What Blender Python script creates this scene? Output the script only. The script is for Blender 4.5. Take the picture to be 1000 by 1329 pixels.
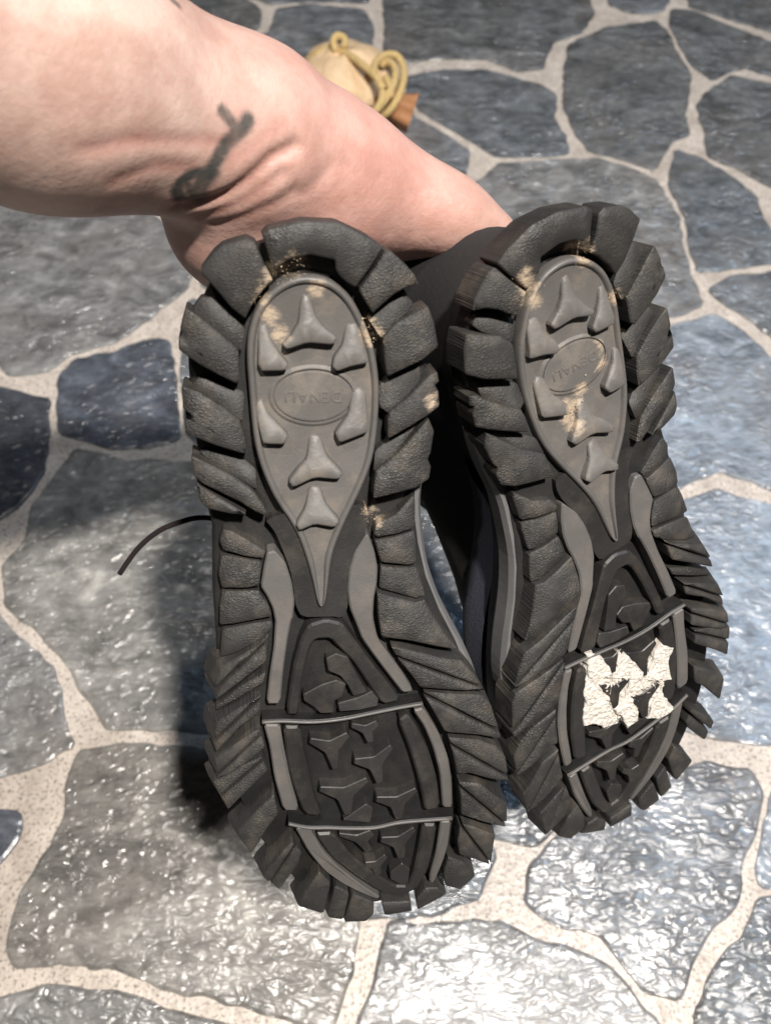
import bpy, bmesh, math, random
import numpy as np
from mathutils import Matrix, Vector

for o in list(bpy.data.objects): bpy.data.objects.remove(o)
scene = bpy.context.scene
col = scene.collection
R = math.radians

# ------------------------------------------------------------------ camera
cam_d = bpy.data.cameras.new('camera'); cam = bpy.data.objects.new('camera', cam_d); col.objects.link(cam)
cam.location = (0, 0, .66); cam.rotation_euler = (R(30), 0, 0)
cam_d.sensor_fit = 'HORIZONTAL'; cam_d.sensor_width = 36; cam_d.lens = 41.4
cam_d.clip_start = .01; cam_d.clip_end = 50
cam_d.dof.use_dof = True; cam_d.dof.focus_distance = .35; cam_d.dof.aperture_fstop = 16.0
scene.camera = cam
# ------------------------------------------------------------------ room light (indoors, at night)
world = bpy.data.worlds.new('World'); scene.world = world; world.use_nodes = True
bg = world.node_tree.nodes['Background']; bg.inputs[0].default_value = (.9, .92, 1, 1); bg.inputs[1].default_value = .012
def lamp(name, loc, target, size, energy, color, size_y=None):
    d = bpy.data.lights.new(name, 'AREA'); d.size = size; d.energy = energy; d.color = color
    if size_y: d.shape = 'RECTANGLE'; d.size_y = size_y
    else: d.shape = 'DISK'
    o = bpy.data.objects.new(name, d); col.objects.link(o); o.location = loc
    o.rotation_euler = (Vector(target) - Vector(loc)).to_track_quat('-Z', 'Y').to_euler()
    return o
lamp('warm_lamp', (.33, -.19, 1.75), (.1, .2, .2), .085, 50, (1, .94, .87))
lamp('warm_bulb', (-.34, .15, 1.75), (-.1, .2, .2), .045, 6.5, (1, .95, .88))
lamp('cool_ceiling_panel', (1.25, 1.25, 2.4), (.25, .3, 0), .22, 16, (.50, .72, 1))
scene.view_settings.view_transform = 'Standard'; scene.view_settings.look = 'None'
scene.view_settings.exposure = 0; scene.view_settings.gamma = 1
scene.render.engine = 'CYCLES'
scene.render.resolution_x = 770; scene.render.resolution_y = 1024

# ------------------------------------------------------------------ measured shapes
# sole shapes: millimetres in the plane of the sole (x across, y from heel to toe); floor: millimetres; the rest: metres
PAD_OUTLINE = [(0.6,-40.0),(5.3,-39.1),(9.2,-37.1),(13.5,-33.0),(16.9,-26.9),(19.8,-19.6),(21.5,-13.4),(22.5,-5.5),(22.6,2.5),(21.6,13.8),(19.5,24.7),(14.8,34.9),(8.4,46.8),(4.1,56.8),(2.1,68.2),(1.0,73.9),(-0.8,75.8),(-2.0,73.6),(-3.0,66.5),(-5.1,56.0),(-8.3,45.5),(-14.5,35.0),(-18.0,24.8),(-19.6,17.1),(-20.2,8.5),(-20.3,-7.8),(-20.2,-15.5),(-19.2,-22.5),(-16.8,-29.3),(-13.1,-34.1),(-9.1,-37.3),(-4.2,-39.5)]
RIM_LUGS = [[(-13.0,-52.7),(-11.0,-54.6),(-0.4,-56.6),(10.1,-55.8),(19.5,-51.2),(24.1,-47.8),(21.0,-43.2),(15.2,-35.7),(12.3,-37.5),(10.0,-39.8),(9.0,-41.7),(8.8,-44.6),(1.3,-46.5),(-4.5,-45.7),(-10.3,-42.4)],[(-20.8,-51.1),(-17.6,-51.9),(-14.9,-50.5),(-13.0,-44.9),(-11.1,-40.6),(-10.5,-39.1),(-13.5,-36.4),(-17.4,-31.7),(-19.8,-27.4),(-23.8,-31.0),(-28.0,-36.9),(-32.5,-42.3),(-27.9,-47.7),(-25.0,-49.9)],[(-38.0,-31.6),(-33.0,-28.0),(-26.9,-22.3),(-22.3,-17.6),(-22.5,-8.4),(-24.1,-6.5),(-29.5,-9.6),(-35.9,-13.7),(-41.6,-18.0),(-41.1,-22.7),(-34.1,-16.7),(-40.7,-24.4)],[(-41.9,-6.4),(-35.8,-4.0),(-28.9,1.0),(-23.8,6.0),(-22.5,11.9),(-22.2,17.3),(-24.2,17.2),(-32.5,14.0),(-42.1,9.9),(-42.2,3.3),(-32.6,8.9),(-42.3,1.8)],[(-41.4,17.6),(-35.6,20.2),(-28.3,24.4),(-21.6,29.8),(-18.8,34.4),(-17.0,38.4),(-18.6,39.4),(-21.6,37.8),(-26.5,34.1),(-32.4,30.7),(-38.3,27.5),(-41.1,24.6)],[(-40.6,27.3),(-38.4,28.9),(-33.1,32.2),(-27.7,35.7),(-23.8,38.7),(-29.5,38.3),(-37.6,36.5),(-39.9,33.9)],[(24.6,-47.2),(27.3,-46.3),(31.2,-42.7),(34.3,-39.1),(35.8,-35.6),(31.4,-35.1),(27.5,-33.3),(23.6,-30.2),(20.3,-27.4),(17.9,-31.2),(15.7,-35.2),(18.9,-39.0),(21.8,-42.9)],[(23.6,-19.4),(27.6,-23.8),(33.6,-26.5),(39.1,-28.8),(41.3,-23.2),(42.8,-14.9),(36.9,-11.0),(31.0,-8.7),(24.8,-6.1),(24.0,-11.1),(23.6,-16.8)],[(25.4,5.8),(31.7,1.4),(39.6,-5.6),(42.7,-6.5),(43.4,-2.7),(42.0,-1.7),(43.2,0.5),(43.4,5.8),(39.1,8.3),(32.2,11.7),(24.7,15.5),(24.6,9.0)],[(20.2,26.2),(27.8,21.2),(35.9,13.0),(39.7,9.4),(41.8,14.5),(40.5,22.1),(39.4,24.2),(40.5,27.1),(39.6,31.5),(34.7,33.9),(27.0,35.0),(19.1,36.4),(19.5,30.6)],[(19.5,71.6),(27.0,74.4),(33.8,76.8),(37.5,76.5),(41.0,83.7),(45.0,90.8),(49.6,97.1),(42.0,94.8),(30.5,90.9),(20.3,88.6),(19.5,80.5)],[(23.6,92.3),(30.4,94.2),(43.1,98.9),(50.7,101.2),(55.4,107.4),(58.9,114.1),(51.2,113.2),(41.7,111.2),(34.1,109.8),(31.0,104.7),(27.1,99.4)],[(34.6,111.7),(42.9,113.3),(58.9,116.7),(62.0,120.9),(66.0,134.7),(65.8,136.4),(57.2,132.6),(43.3,129.6),(39.2,120.9)],[(44.7,132.4),(57.2,135.0),(64.0,139.3),(68.4,145.4),(69.6,157.1),(60.5,152.9),(53.0,149.4),(48.1,149.4),(46.5,140.1)],[(48.6,152.3),(57.5,154.4),(65.2,162.6),(69.5,166.9),(69.3,179.8),(62.5,174.3),(55.6,170.4),(49.9,169.1),(49.4,160.3)],[(49.6,173.3),(56.5,176.3),(65.2,182.6),(64.2,193.9),(64.3,201.1),(57.2,194.8),(49.7,190.2),(48.7,182.9)],[(45.5,191.6),(52.6,196.1),(58.3,206.3),(52.0,214.2),(44.5,208.3),(43.5,201.1)],[(36.7,209.1),(42.3,210.3),(46.5,216.2),(44.2,218.3),(33.3,223.9),(32.6,215.1)],[(17.7,214.4),(30.7,215.9),(31.3,222.7),(19.0,222.5)],[(5.8,206.3),(15.0,213.1),(15.0,220.9),(11.9,226.4),(1.7,226.0)],[(-7.2,190.2),(-2.5,197.3),(-6.1,216.3),(-17.3,209.6),(-13.1,199.9)],[(-1.3,199.4),(4.9,205.4),(2.1,223.8),(-5.0,220.9)],[(-17.2,171.3),(-13.4,178.3),(-14.9,183.7),(-23.6,198.7),(-29.7,189.6),(-28.3,185.6),(-23.0,178.3)],[(-22.3,149.3),(-21.2,158.7),(-25.6,163.9),(-33.1,177.4),(-37.7,168.1),(-37.4,165.1),(-31.7,157.9)],[(-25.8,131.9),(-23.9,138.1),(-33.7,147.0),(-40.1,154.5),(-44.3,143.5),(-44.6,141.4),(-34.5,134.8)],[(-43.8,132.2),(-36.6,126.0),(-27.8,120.7),(-25.5,120.3),(-24.1,128.2),(-28.6,131.6),(-37.5,137.7),(-42.9,140.3)],[(-24.5,106.7),(-24.7,112.9),(-33.2,118.8),(-42.4,128.5),(-43.0,122.7),(-41.9,116.5),(-33.7,111.2)],[(-20.1,83.2),(-21.4,93.7),(-28.9,98.9),(-40.6,107.7),(-40.6,101.3),(-38.4,94.9),(-32.1,91.4),(-23.6,86.9)]]
ARCH_LUGS = [[(20.4,-25.2),(27.4,-30.2),(31.4,-31.3),(33.4,-29.2),(31.9,-27.0),(27.4,-24.1),(23.6,-20.2)],[(23.7,-1.9),(31.1,-6.2),(36.3,-7.4),(36.3,-3.6),(31.6,1.4),(25.7,5.7),(23.6,4.2)],[(21.7,21.0),(27.7,17.0),(35.8,13.1),(35.2,14.1),(27.6,21.4),(20.8,25.9)],[(-32.6,-32.7),(-29.8,-32.6),(-24.6,-27.4),(-21.1,-23.3),(-22.2,-18.1),(-26.9,-22.8),(-32.2,-27.8),(-34.8,-29.9)],[(-36.2,-6.3),(-34.2,-6.0),(-29.0,-4.1),(-22.7,-1.9),(-23.8,5.4),(-28.6,0.6),(-34.9,-3.9),(-37.3,-5.1)],[(-37.0,18.6),(-32.9,18.4),(-24.5,21.4),(-20.9,24.6),(-21.0,29.3),(-28.1,24.1),(-35.4,19.8)],[(19.5,50.6),(20.7,47.2),(27.7,44.4),(34.4,38.1),(35.0,40.4),(34.7,50.2),(28.0,51.2),(20.8,51.8)],[(19.9,53.2),(26.3,52.9),(34.6,51.7),(35.0,55.3),(35.0,63.4),(32.2,63.6),(21.9,61.4),(20.7,57.6)],[(21.8,63.2),(28.8,64.7),(35.0,65.3),(36.6,70.6),(37.9,76.4),(34.4,76.7),(27.4,73.7),(20.8,71.3),(21.3,65.8)],[(-32.9,45.5),(-30.1,46.1),(-24.1,49.9),(-18.8,54.0),(-19.8,56.3),(-25.5,55.2),(-33.3,52.8),(-34.5,49.6)],[(-34.5,54.9),(-25.6,56.6),(-20.4,58.0),(-21.9,66.3),(-26.4,66.8),(-35.0,66.7),(-35.9,61.9)],[(-35.1,68.4),(-22.5,68.4),(-19.8,73.1),(-18.3,78.3),(-24.6,78.9),(-32.9,80.2),(-37.0,80.6),(-36.4,73.3)],[(-36.4,83.0),(-27.5,81.1),(-18.5,80.6),(-18.7,83.5),(-23.6,87.2),(-32.1,91.4),(-37.9,93.2)],[(-22.0,100.0),(-22.9,103.9),(-32.4,109.0),(-41.2,113.9),(-41.0,111.7),(-32.1,104.7)]]
GREY_INSERTS = [[(-15.8,53.7),(-12.3,58.5),(-10.4,66.5),(-10.0,73.5),(-10.9,79.3),(-11.6,80.4),(-13.4,87.3),(-15.7,99.1),(-17.7,112.6),(-22.6,112.1),(-20.7,100.4),(-18.4,89.8),(-17.4,81.6),(-17.2,80.4),(-17.8,75.1),(-19.6,70.3),(-21.5,66.6),(-20.0,59.9),(-18.5,54.3)],[(16.4,50.9),(12.3,56.9),(10.1,63.6),(9.2,70.5),(9.7,77.7),(12.2,85.1),(13.7,90.0),(19.1,99.1),(24.6,107.8),(28.1,113.2),(32.2,113.1),(28.2,105.0),(23.7,97.7),(19.4,90.6),(18.0,82.0),(18.6,74.9),(19.9,69.2),(20.4,63.4),(19.5,56.9),(17.5,50.4)],[(-24.3,120.3),(-22.7,129.9),(-21.9,143.4),(-19.4,158.9),(-13.5,159.8),(-16.1,144.1),(-17.6,130.5),(-18.4,121.0)],[(-15.7,167.3),(-10.9,180.7),(-5.2,192.3),(2.0,201.4),(8.3,207.5),(16.4,214.4),(17.7,213.1),(9.9,203.9),(1.0,191.7),(-4.9,182.1),(-9.2,170.6),(-9.7,168.2)],[(35.8,120.3),(41.7,132.1),(45.3,143.2),(46.8,154.6),(47.1,167.2),(43.2,166.6),(42.7,159.3),(42.0,149.6),(39.5,138.3),(36.0,128.2),(31.9,121.0)],[(46.7,173.9),(45.8,186.4),(43.8,196.7),(40.3,208.7),(38.5,207.7),(38.6,202.5),(40.5,191.8),(41.8,179.7),(42.3,173.2)]]
RING_PIECES = [[(-15.8,117.2),(-12.5,99.8),(-8.9,88.4),(-5.6,82.5),(1.0,81.0),(6.7,83.1),(10.1,88.7),(15.6,98.0),(22.0,107.5),(27.1,116.3),(20.2,117.2),(15.9,109.3),(9.7,98.1),(5.5,92.9),(2.0,88.5),(-3.1,88.3),(-5.4,91.1),(-8.1,100.2),(-9.7,108.1),(-11.3,117.7)],[(-17.3,121.8),(-16.8,137.2),(-15.2,147.7),(-11.5,161.9),(-5.0,163.6),(-7.3,154.5),(-9.4,138.2),(-10.2,132.7),(-10.8,122.5)],[(29.7,121.9),(34.5,131.2),(38.0,140.6),(40.9,152.9),(42.0,166.4),(36.1,167.4),(35.0,160.0),(32.8,148.3),(30.1,137.2),(26.1,124.6)],[(-8.1,171.6),(-1.9,185.5),(7.2,197.3),(17.6,209.5),(26.2,214.9),(33.3,210.7),(37.6,199.8),(39.5,187.6),(40.9,174.6),(34.9,173.6),(33.2,187.4),(31.4,200.0),(29.0,207.8),(23.8,206.7),(15.4,197.5),(6.1,185.7),(-0.8,172.3)]]
POD_LUGS = [[(0.1,96.4),(3.9,94.8),(8.2,96.8),(9.9,101.0),(13.0,107.3),(14.7,110.8),(9.4,111.9),(7.7,107.6),(5.0,103.6),(0.6,101.2)],[(-9.1,109.8),(-2.6,106.9),(3.4,105.5),(7.0,107.5),(5.3,112.2),(2.2,113.5),(1.6,118.0),(-3.2,117.7),(-5.3,115.1),(-9.0,112.2)],[(3.5,114.6),(11.3,113.3),(16.6,111.4),(18.8,114.6),(18.3,117.2),(11.1,118.0),(3.9,117.8)],[(8.0,125.6),(8.5,123.9),(13.4,125.3),(17.6,123.9),(18.8,125.9),(16.0,128.2),(16.4,131.9),(14.0,132.3),(12.2,128.2)],[(-8.0,130.2),(-7.3,128.2),(-0.3,130.1),(6.2,127.5),(7.4,129.4),(2.9,134.5),(2.4,141.8),(0.2,142.0),(-2.2,134.8)],[(8.5,140.9),(8.9,138.7),(16.2,138.8),(22.7,134.6),(23.9,136.2),(19.5,142.4),(19.3,149.9),(16.9,150.4),(14.4,144.0)],[(-5.3,151.8),(-4.7,149.7),(4.3,151.2),(13.0,148.1),(14.0,149.9),(7.8,155.6),(6.5,163.4),(3.9,163.5),(1.5,156.2)],[(16.4,159.6),(16.9,157.4),(24.6,158.4),(32.1,155.5),(33.0,157.3),(27.8,162.1),(26.8,168.5),(24.0,168.6),(22.1,162.8)],[(2.8,166.3),(12.7,160.3),(15.3,162.7),(13.9,168.8)],[(1.5,174.7),(1.7,173.1),(8.5,175.0),(13.7,173.5),(15.4,176.2),(12.7,178.7),(14.4,183.0),(12.1,184.1),(8.0,178.5)],[(17.9,180.5),(18.4,177.9),(25.0,178.6),(31.2,175.0),(32.4,177.0),(28.1,182.5),(27.6,189.7),(25.0,190.0),(23.1,183.7)],[(11.2,193.2),(11.6,190.5),(15.8,190.7),(19.6,187.9),(20.8,189.8),(18.1,193.4),(18.2,197.8),(15.5,198.4),(14.5,194.6)],[(21.8,197.8),(26.7,193.7),(29.9,197.2),(29.3,204.4),(26.9,206.1),(21.8,201.5)]]
HEEL_STUDS = [[(-1.5,-34.4),(0.9,-33.4),(2.4,-27.3),(4.6,-23.8),(8.9,-20.3),(7.5,-18.2),(-0.7,-19.3),(-7.4,-17.4),(-8.7,-18.7),(-6.3,-21.0),(-3.2,-25.6),(-2.5,-31.2)],[(-15.8,-24.8),(-13.4,-25.1),(-12.3,-20.4),(-10.2,-16.4),(-7.2,-12.4),(-8.2,-10.5),(-16.9,-10.8)],[(12.1,-24.0),(15.4,-24.3),(16.8,-20.9),(18.1,-14.0),(18.8,-11.5),(13.2,-10.8),(8.4,-9.4),(7.0,-10.7),(7.6,-13.6),(10.5,-17.3)],[(13.6,-1.8),(16.2,-2.7),(18.0,-0.4),(18.3,7.0),(18.4,12.1),(13.2,13.7),(8.4,15.1),(7.1,12.2),(8.1,10.7),(11.8,6.1)],[(-18.7,1.1),(-16.3,-0.8),(-14.7,4.5),(-11.8,7.8),(-8.5,11.8),(-10.2,14.4),(-15.3,14.0),(-17.1,13.6),(-18.2,7.5)],[(-1.4,12.8),(2.2,13.5),(4.0,20.2),(9.2,26.2),(7.7,28.1),(-0.5,26.9),(-8.0,29.7),(-9.4,27.7),(-6.1,23.8),(-2.8,20.8)],[(-2.3,30.7),(1.4,31.5),(2.7,37.1),(7.4,43.3),(5.4,45.1),(-1.4,43.5),(-6.8,45.3),(-7.8,43.3),(-4.3,38.3)]]
FLEX_RIDGES = [[(-24.8,119.0),(-17.4,119.4),(-6.3,121.1),(4.9,121.2),(16.4,120.0),(27.9,118.8),(35.6,118.3)],[(-17.9,165.1),(-10.3,168.2),(-2.5,169.4),(6.6,171.2),(15.8,172.3),(24.4,171.3),(33.5,171.5),(47.0,172.4)]]
SOLE_OUTLINE = [(-0.4,-56.5),(10.3,-55.7),(19.7,-51.1),(25.5,-47.4),(31.4,-42.7),(36.1,-35.7),(39.8,-28.1),(42.7,-15.1),(43.2,-4.6),(43.3,6.1),(41.8,15.6),(40.1,25.2),(38.1,32.9),(35.5,41.7),(35.1,50.2),(35.9,64.8),(38.6,74.5),(42.4,84.1),(47.5,93.4),(51.5,100.0),(59.5,115.1),(66.3,135.5),(69.6,157.9),(69.8,178.2),(64.2,196.2),(57.8,209.9),(45.9,216.8),(34.6,224.9),(21.4,228.9),(10.1,228.4),(0.3,223.6),(-9.3,218.0),(-17.3,210.9),(-23.6,199.9),(-29.6,187.2),(-35.3,174.8),(-39.3,159.8),(-42.8,146.6),(-44.2,136.2),(-43.4,123.3),(-41.3,109.2),(-39.0,95.5),(-37.0,81.5),(-36.6,72.8),(-35.6,55.8),(-35.7,44.6),(-37.6,37.0),(-40.3,31.8),(-41.6,19.6),(-42.5,3.6),(-42.1,-11.8),(-41.6,-19.3),(-38.9,-30.5),(-33.7,-40.3),(-27.9,-47.5),(-20.7,-51.9),(-11.0,-55.0)]
FLOOR_STONES = [[(-469.0,782.0),(-418.0,575.0),(-368.0,549.0),(-354.0,533.0),(-323.0,537.0),(-303.0,558.0),(-264.0,572.0),(-235.0,601.0),(-202.0,643.0),(-199.0,661.0),(-213.0,702.0),(-226.0,725.0),(-255.0,748.0),(-295.0,794.0),(-380.0,845.0),(-467.0,845.0)],[(-295.0,546.0),(-305.0,521.0),(-293.0,465.0),(-245.0,450.0),(-215.0,450.0),(-189.0,459.0),(-202.0,530.0),(-211.0,570.0),(-231.0,570.0),(-257.0,555.0)],[(-406.0,523.0),(-360.0,512.0),(-314.0,499.0),(-307.0,453.0),(-304.0,422.0),(-319.0,388.0),(-330.0,377.0),(-365.0,354.0)],[(-277.0,444.0),(-255.0,439.0),(-231.0,430.0),(-212.0,433.0),(-163.0,430.0),(-112.0,284.0),(-108.0,202.0),(-130.0,190.0),(-164.0,193.0),(-191.0,193.0),(-209.0,193.0),(-225.0,214.0),(-245.0,240.0),(-275.0,270.0),(-307.0,294.0),(-316.0,327.0),(-302.0,353.0),(-303.0,388.0),(-286.0,425.0)],[(-354.0,311.0),(-309.0,280.0),(-286.0,260.0),(-260.0,240.0),(-248.0,211.0),(-234.0,180.0),(-250.0,169.0),(-283.0,157.0),(-316.0,156.0)],[(-311.0,133.0),(-277.0,131.0),(-263.0,131.0),(-261.0,112.0),(-270.0,99.0),(-295.0,68.0)],[(-227.0,174.0),(-198.0,180.0),(-168.0,177.0),(-126.0,174.0),(-79.0,161.0),(-37.0,108.0),(-20.0,58.0),(-23.0,30.0),(-32.0,5.0),(-37.0,-5.0),(-75.0,6.0),(-111.0,15.0),(-148.0,22.0),(-176.0,32.0),(-216.0,36.0),(-245.0,34.0),(-252.0,42.0),(-249.0,78.0),(-235.0,107.0),(-229.0,131.0),(-231.0,160.0)],[(-251.0,12.0),(-223.0,20.0),(-177.0,17.0),(-135.0,5.0),(-84.0,-7.0),(-49.0,-18.0),(-48.0,-50.0),(-266.0,-50.0),(-279.0,4.0)],[(3.0,59.0),(27.0,56.0),(60.0,59.0),(78.0,59.0),(99.0,48.0),(128.0,40.0),(148.0,32.0),(160.0,16.0),(174.0,1.0),(181.0,-50.0),(-29.0,-50.0),(-16.0,1.0),(-6.0,26.0)],[(103.0,96.0),(96.0,72.0),(115.0,59.0),(147.0,52.0),(159.0,33.0),(171.0,19.0),(190.0,14.0),(202.0,36.0),(221.0,59.0),(240.0,72.0),(246.0,93.0),(261.0,118.0),(272.0,145.0),(267.0,160.0),(239.0,166.0),(203.0,156.0),(144.0,129.0)],[(256.0,73.0),(302.0,75.0),(271.0,-50.0),(190.0,-50.0),(202.0,5.0),(212.0,23.0),(224.0,37.0),(246.0,55.0)],[(282.0,145.0),(268.0,113.0),(259.0,92.0),(260.0,83.0),(304.0,85.0),(321.0,153.0)],[(247.0,386.0),(259.0,391.0),(288.0,402.0),(312.0,391.0),(376.0,375.0),(327.0,177.0),(288.0,182.0),(249.0,186.0),(224.0,193.0)],[(269.0,584.0),(286.0,590.0),(323.0,602.0),(339.0,589.0),(353.0,568.0),(367.0,546.0),(410.0,509.0),(381.0,392.0),(337.0,406.0),(315.0,417.0),(297.0,425.0),(272.0,418.0),(253.0,406.0),(241.0,403.0),(207.0,432.0),(224.0,563.0)],[(88.0,772.0),(99.0,794.0),(128.0,825.0),(206.0,832.0),(236.0,833.0),(273.0,816.0),(294.0,799.0),(301.0,767.0),(309.0,742.0),(305.0,694.0),(308.0,648.0),(313.0,621.0),(285.0,606.0),(227.0,594.0),(153.0,620.0),(100.0,689.0)],[(327.0,847.0),(356.0,828.0),(380.0,801.0),(398.0,772.0),(398.0,740.0),(404.0,717.0),(453.0,686.0),(451.0,678.0),(384.0,677.0),(355.0,672.0),(321.0,665.0),(319.0,700.0),(322.0,743.0),(312.0,794.0)],[(327.0,637.0),(352.0,654.0),(448.0,665.0),(414.0,527.0),(375.0,582.0),(344.0,616.0)],[(228.0,1045.0),(276.0,1080.0),(340.0,1094.0),(349.0,1077.0),(353.0,1037.0),(363.0,991.0),(357.0,957.0),(343.0,912.0),(343.0,878.0),(322.0,868.0),(303.0,834.0),(296.0,821.0),(267.0,836.0),(230.0,852.0),(220.0,878.0),(211.0,926.0),(216.0,984.0)],[(366.0,929.0),(379.0,949.0),(416.0,982.0),(446.0,972.0),(518.0,949.0),(470.0,755.0),(421.0,793.0),(393.0,821.0),(364.0,841.0),(367.0,878.0)],[(366.0,1119.0),(393.0,1115.0),(435.0,1080.0),(477.0,1050.0),(537.0,1022.0),(523.0,966.0),(451.0,994.0),(434.0,1005.0),(409.0,994.0),(392.0,981.0),(376.0,1002.0),(365.0,1048.0),(361.0,1085.0)],[(392.0,1130.0),(483.0,1077.0),(542.0,1045.0),(594.0,1252.0),(406.0,1252.0)],[(295.0,1234.0),(377.0,1234.0),(362.0,1139.0),(347.0,1120.0),(314.0,1117.0),(290.0,1134.0)],[(0.0,1252.0),(273.0,1252.0),(261.0,1144.0),(263.0,1113.0),(241.0,1074.0),(204.0,1053.0),(188.0,1002.0),(163.0,996.0),(127.0,1020.0),(61.0,1023.0),(28.0,1014.0),(2.0,1014.0)],[(28.0,981.0),(70.0,993.0),(121.0,993.0),(183.0,966.0),(198.0,949.0),(192.0,905.0),(202.0,874.0),(202.0,847.0),(173.0,843.0),(125.0,843.0),(108.0,860.0),(71.0,894.0),(42.0,923.0),(29.0,947.0)],[(-9.0,984.0),(18.0,957.0),(31.0,905.0),(66.0,875.0),(92.0,847.0),(84.0,800.0),(75.0,772.0),(17.0,776.0),(-43.0,838.0),(-54.0,912.0)],[(-136.0,1119.0),(-99.0,1130.0),(-30.0,1119.0),(-19.0,1085.0),(-19.0,1033.0),(-18.0,984.0),(-63.0,912.0),(-128.0,954.0),(-189.0,1036.0),(-142.0,1071.0)],[(-333.0,1252.0),(-219.0,1252.0),(-201.0,1165.0),(-162.0,1120.0),(-162.0,1084.0),(-191.0,1055.0),(-219.0,1045.0),(-343.0,1110.0)],[(-198.0,1252.0),(-21.0,1252.0),(-24.0,1141.0),(-99.0,1144.0),(-149.0,1137.0),(-182.0,1158.0)],[(-392.0,1110.0),(-328.0,1077.0),(-216.0,1014.0),(-156.0,969.0),(-89.0,898.0),(-52.0,838.0),(-164.0,838.0),(-205.0,746.0),(-227.0,757.0),(-289.0,813.0),(-385.0,871.0),(-438.0,871.0),(-476.0,1045.0)],[(-198.0,734.0),(-162.0,816.0),(-51.0,816.0),(10.0,757.0),(68.0,750.0),(76.0,672.0),(-15.0,599.0),(-129.0,599.0),(-184.0,648.0)],[(-192.0,623.0),(-128.0,582.0),(-15.0,582.0),(43.0,623.0),(39.0,465.0),(-21.0,440.0),(-159.0,449.0),(-177.0,464.0),(-190.0,527.0)],[(59.0,630.0),(86.0,661.0),(144.0,599.0),(214.0,575.0),(194.0,432.0),(127.0,400.0),(56.0,457.0)],[(-150.0,428.0),(-20.0,424.0),(49.0,453.0),(116.0,385.0),(96.0,284.0),(36.0,239.0),(-42.0,239.0),(-91.0,205.0),(-99.0,284.0)],[(129.0,383.0),(197.0,418.0),(234.0,392.0),(213.0,193.0),(139.0,137.0),(104.0,110.0),(77.0,115.0),(117.0,271.0)],[(-89.0,184.0),(-42.0,223.0),(36.0,223.0),(105.0,264.0),(70.0,113.0),(76.0,102.0),(64.0,75.0),(32.0,65.0),(0.0,64.0),(-12.0,63.0),(-27.0,113.0),(-74.0,167.0)]]
POSE_L = ([[0.988,0.01211,-0.15395],[0.13147,-0.58901,0.79736],[-0.08103,-0.80804,-0.58353]],[-0.02461,0.18078,0.4239])
POSE_R = ([[0.88302,0.26353,-0.38836],[0.46862,-0.4492,0.76067],[0.02601,-0.85368,-0.52015]],[0.06788,0.20581,0.40972])
PROFILE = (-18.9891,8.3169)
ARM_BONES = [([-0.148,0.2113,0.5453],0.0383,[-0.1002,0.244,0.4983],0.0371),([-0.1002,0.244,0.4983],0.0371,[-0.0483,0.2694,0.4553],0.0293),([-0.0483,0.2694,0.4553],0.0293,[-0.0218,0.2766,0.4329],0.0239),([-0.0218,0.2766,0.4329],0.0239,[-0.0006,0.2797,0.4231],0.0165),([-0.0006,0.2797,0.4231],0.0165,[0.0136,0.2779,0.4186],0.0127),([0.0136,0.2779,0.4186],0.0127,[0.0275,0.2761,0.4141],0.011),([0.0275,0.2761,0.4141],0.011,[0.0449,0.2749,0.4076],0.008),([-0.0525,0.269,0.4481],0.0243,[-0.0572,0.2591,0.4262],0.0179),([-0.0572,0.2591,0.4262],0.0179,[-0.053,0.2604,0.4085],0.0176),([-0.0309,0.2715,0.4264],0.0217,[-0.0572,0.2591,0.4262],0.0179),([-0.0309,0.2715,0.4264],0.0217,[-0.0218,0.2766,0.4329],0.0239),([-0.052,0.2678,0.4082],0.0129,[-0.0507,0.3022,0.3795],0.0121),([-0.0507,0.3022,0.3795],0.0121,[-0.0475,0.3126,0.3555],0.0114),([-0.0475,0.3126,0.3555],0.0114,[-0.0451,0.3004,0.3508],0.0101),([-0.031,0.2731,0.4251],0.0195,[-0.052,0.2678,0.4082],0.0129),([-0.0356,0.2784,0.4097],0.0136,[-0.0322,0.3136,0.3815],0.0128),([-0.0322,0.3136,0.3815],0.0128,[-0.0277,0.3246,0.3578],0.012),([-0.0277,0.3246,0.3578],0.012,[-0.0253,0.3122,0.353],0.0107),([-0.031,0.2731,0.4251],0.0195,[-0.0356,0.2784,0.4097],0.0136),([-0.0187,0.284,0.4106],0.0143,[-0.0132,0.3197,0.3827],0.0134),([-0.0132,0.3197,0.3827],0.0134,[-0.0074,0.3309,0.3591],0.0126),([-0.0074,0.3309,0.3591],0.0126,[-0.0052,0.3185,0.3543],0.0112),([-0.031,0.2731,0.4251],0.0195,[-0.0187,0.284,0.4106],0.0143),([0.0,0.2856,0.4092],0.0138,[0.0077,0.3213,0.3813],0.0129),([0.0077,0.3213,0.3813],0.0129,[0.0149,0.3324,0.3577],0.0121),([0.0149,0.3324,0.3577],0.0121,[0.017,0.32,0.3528],0.0108),([-0.031,0.2731,0.4251],0.0195,[0.0,0.2856,0.4092],0.0138),([-0.2762,0.1236,0.6713],0.046,[-0.148,0.2113,0.5453],0.0383)]
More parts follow.
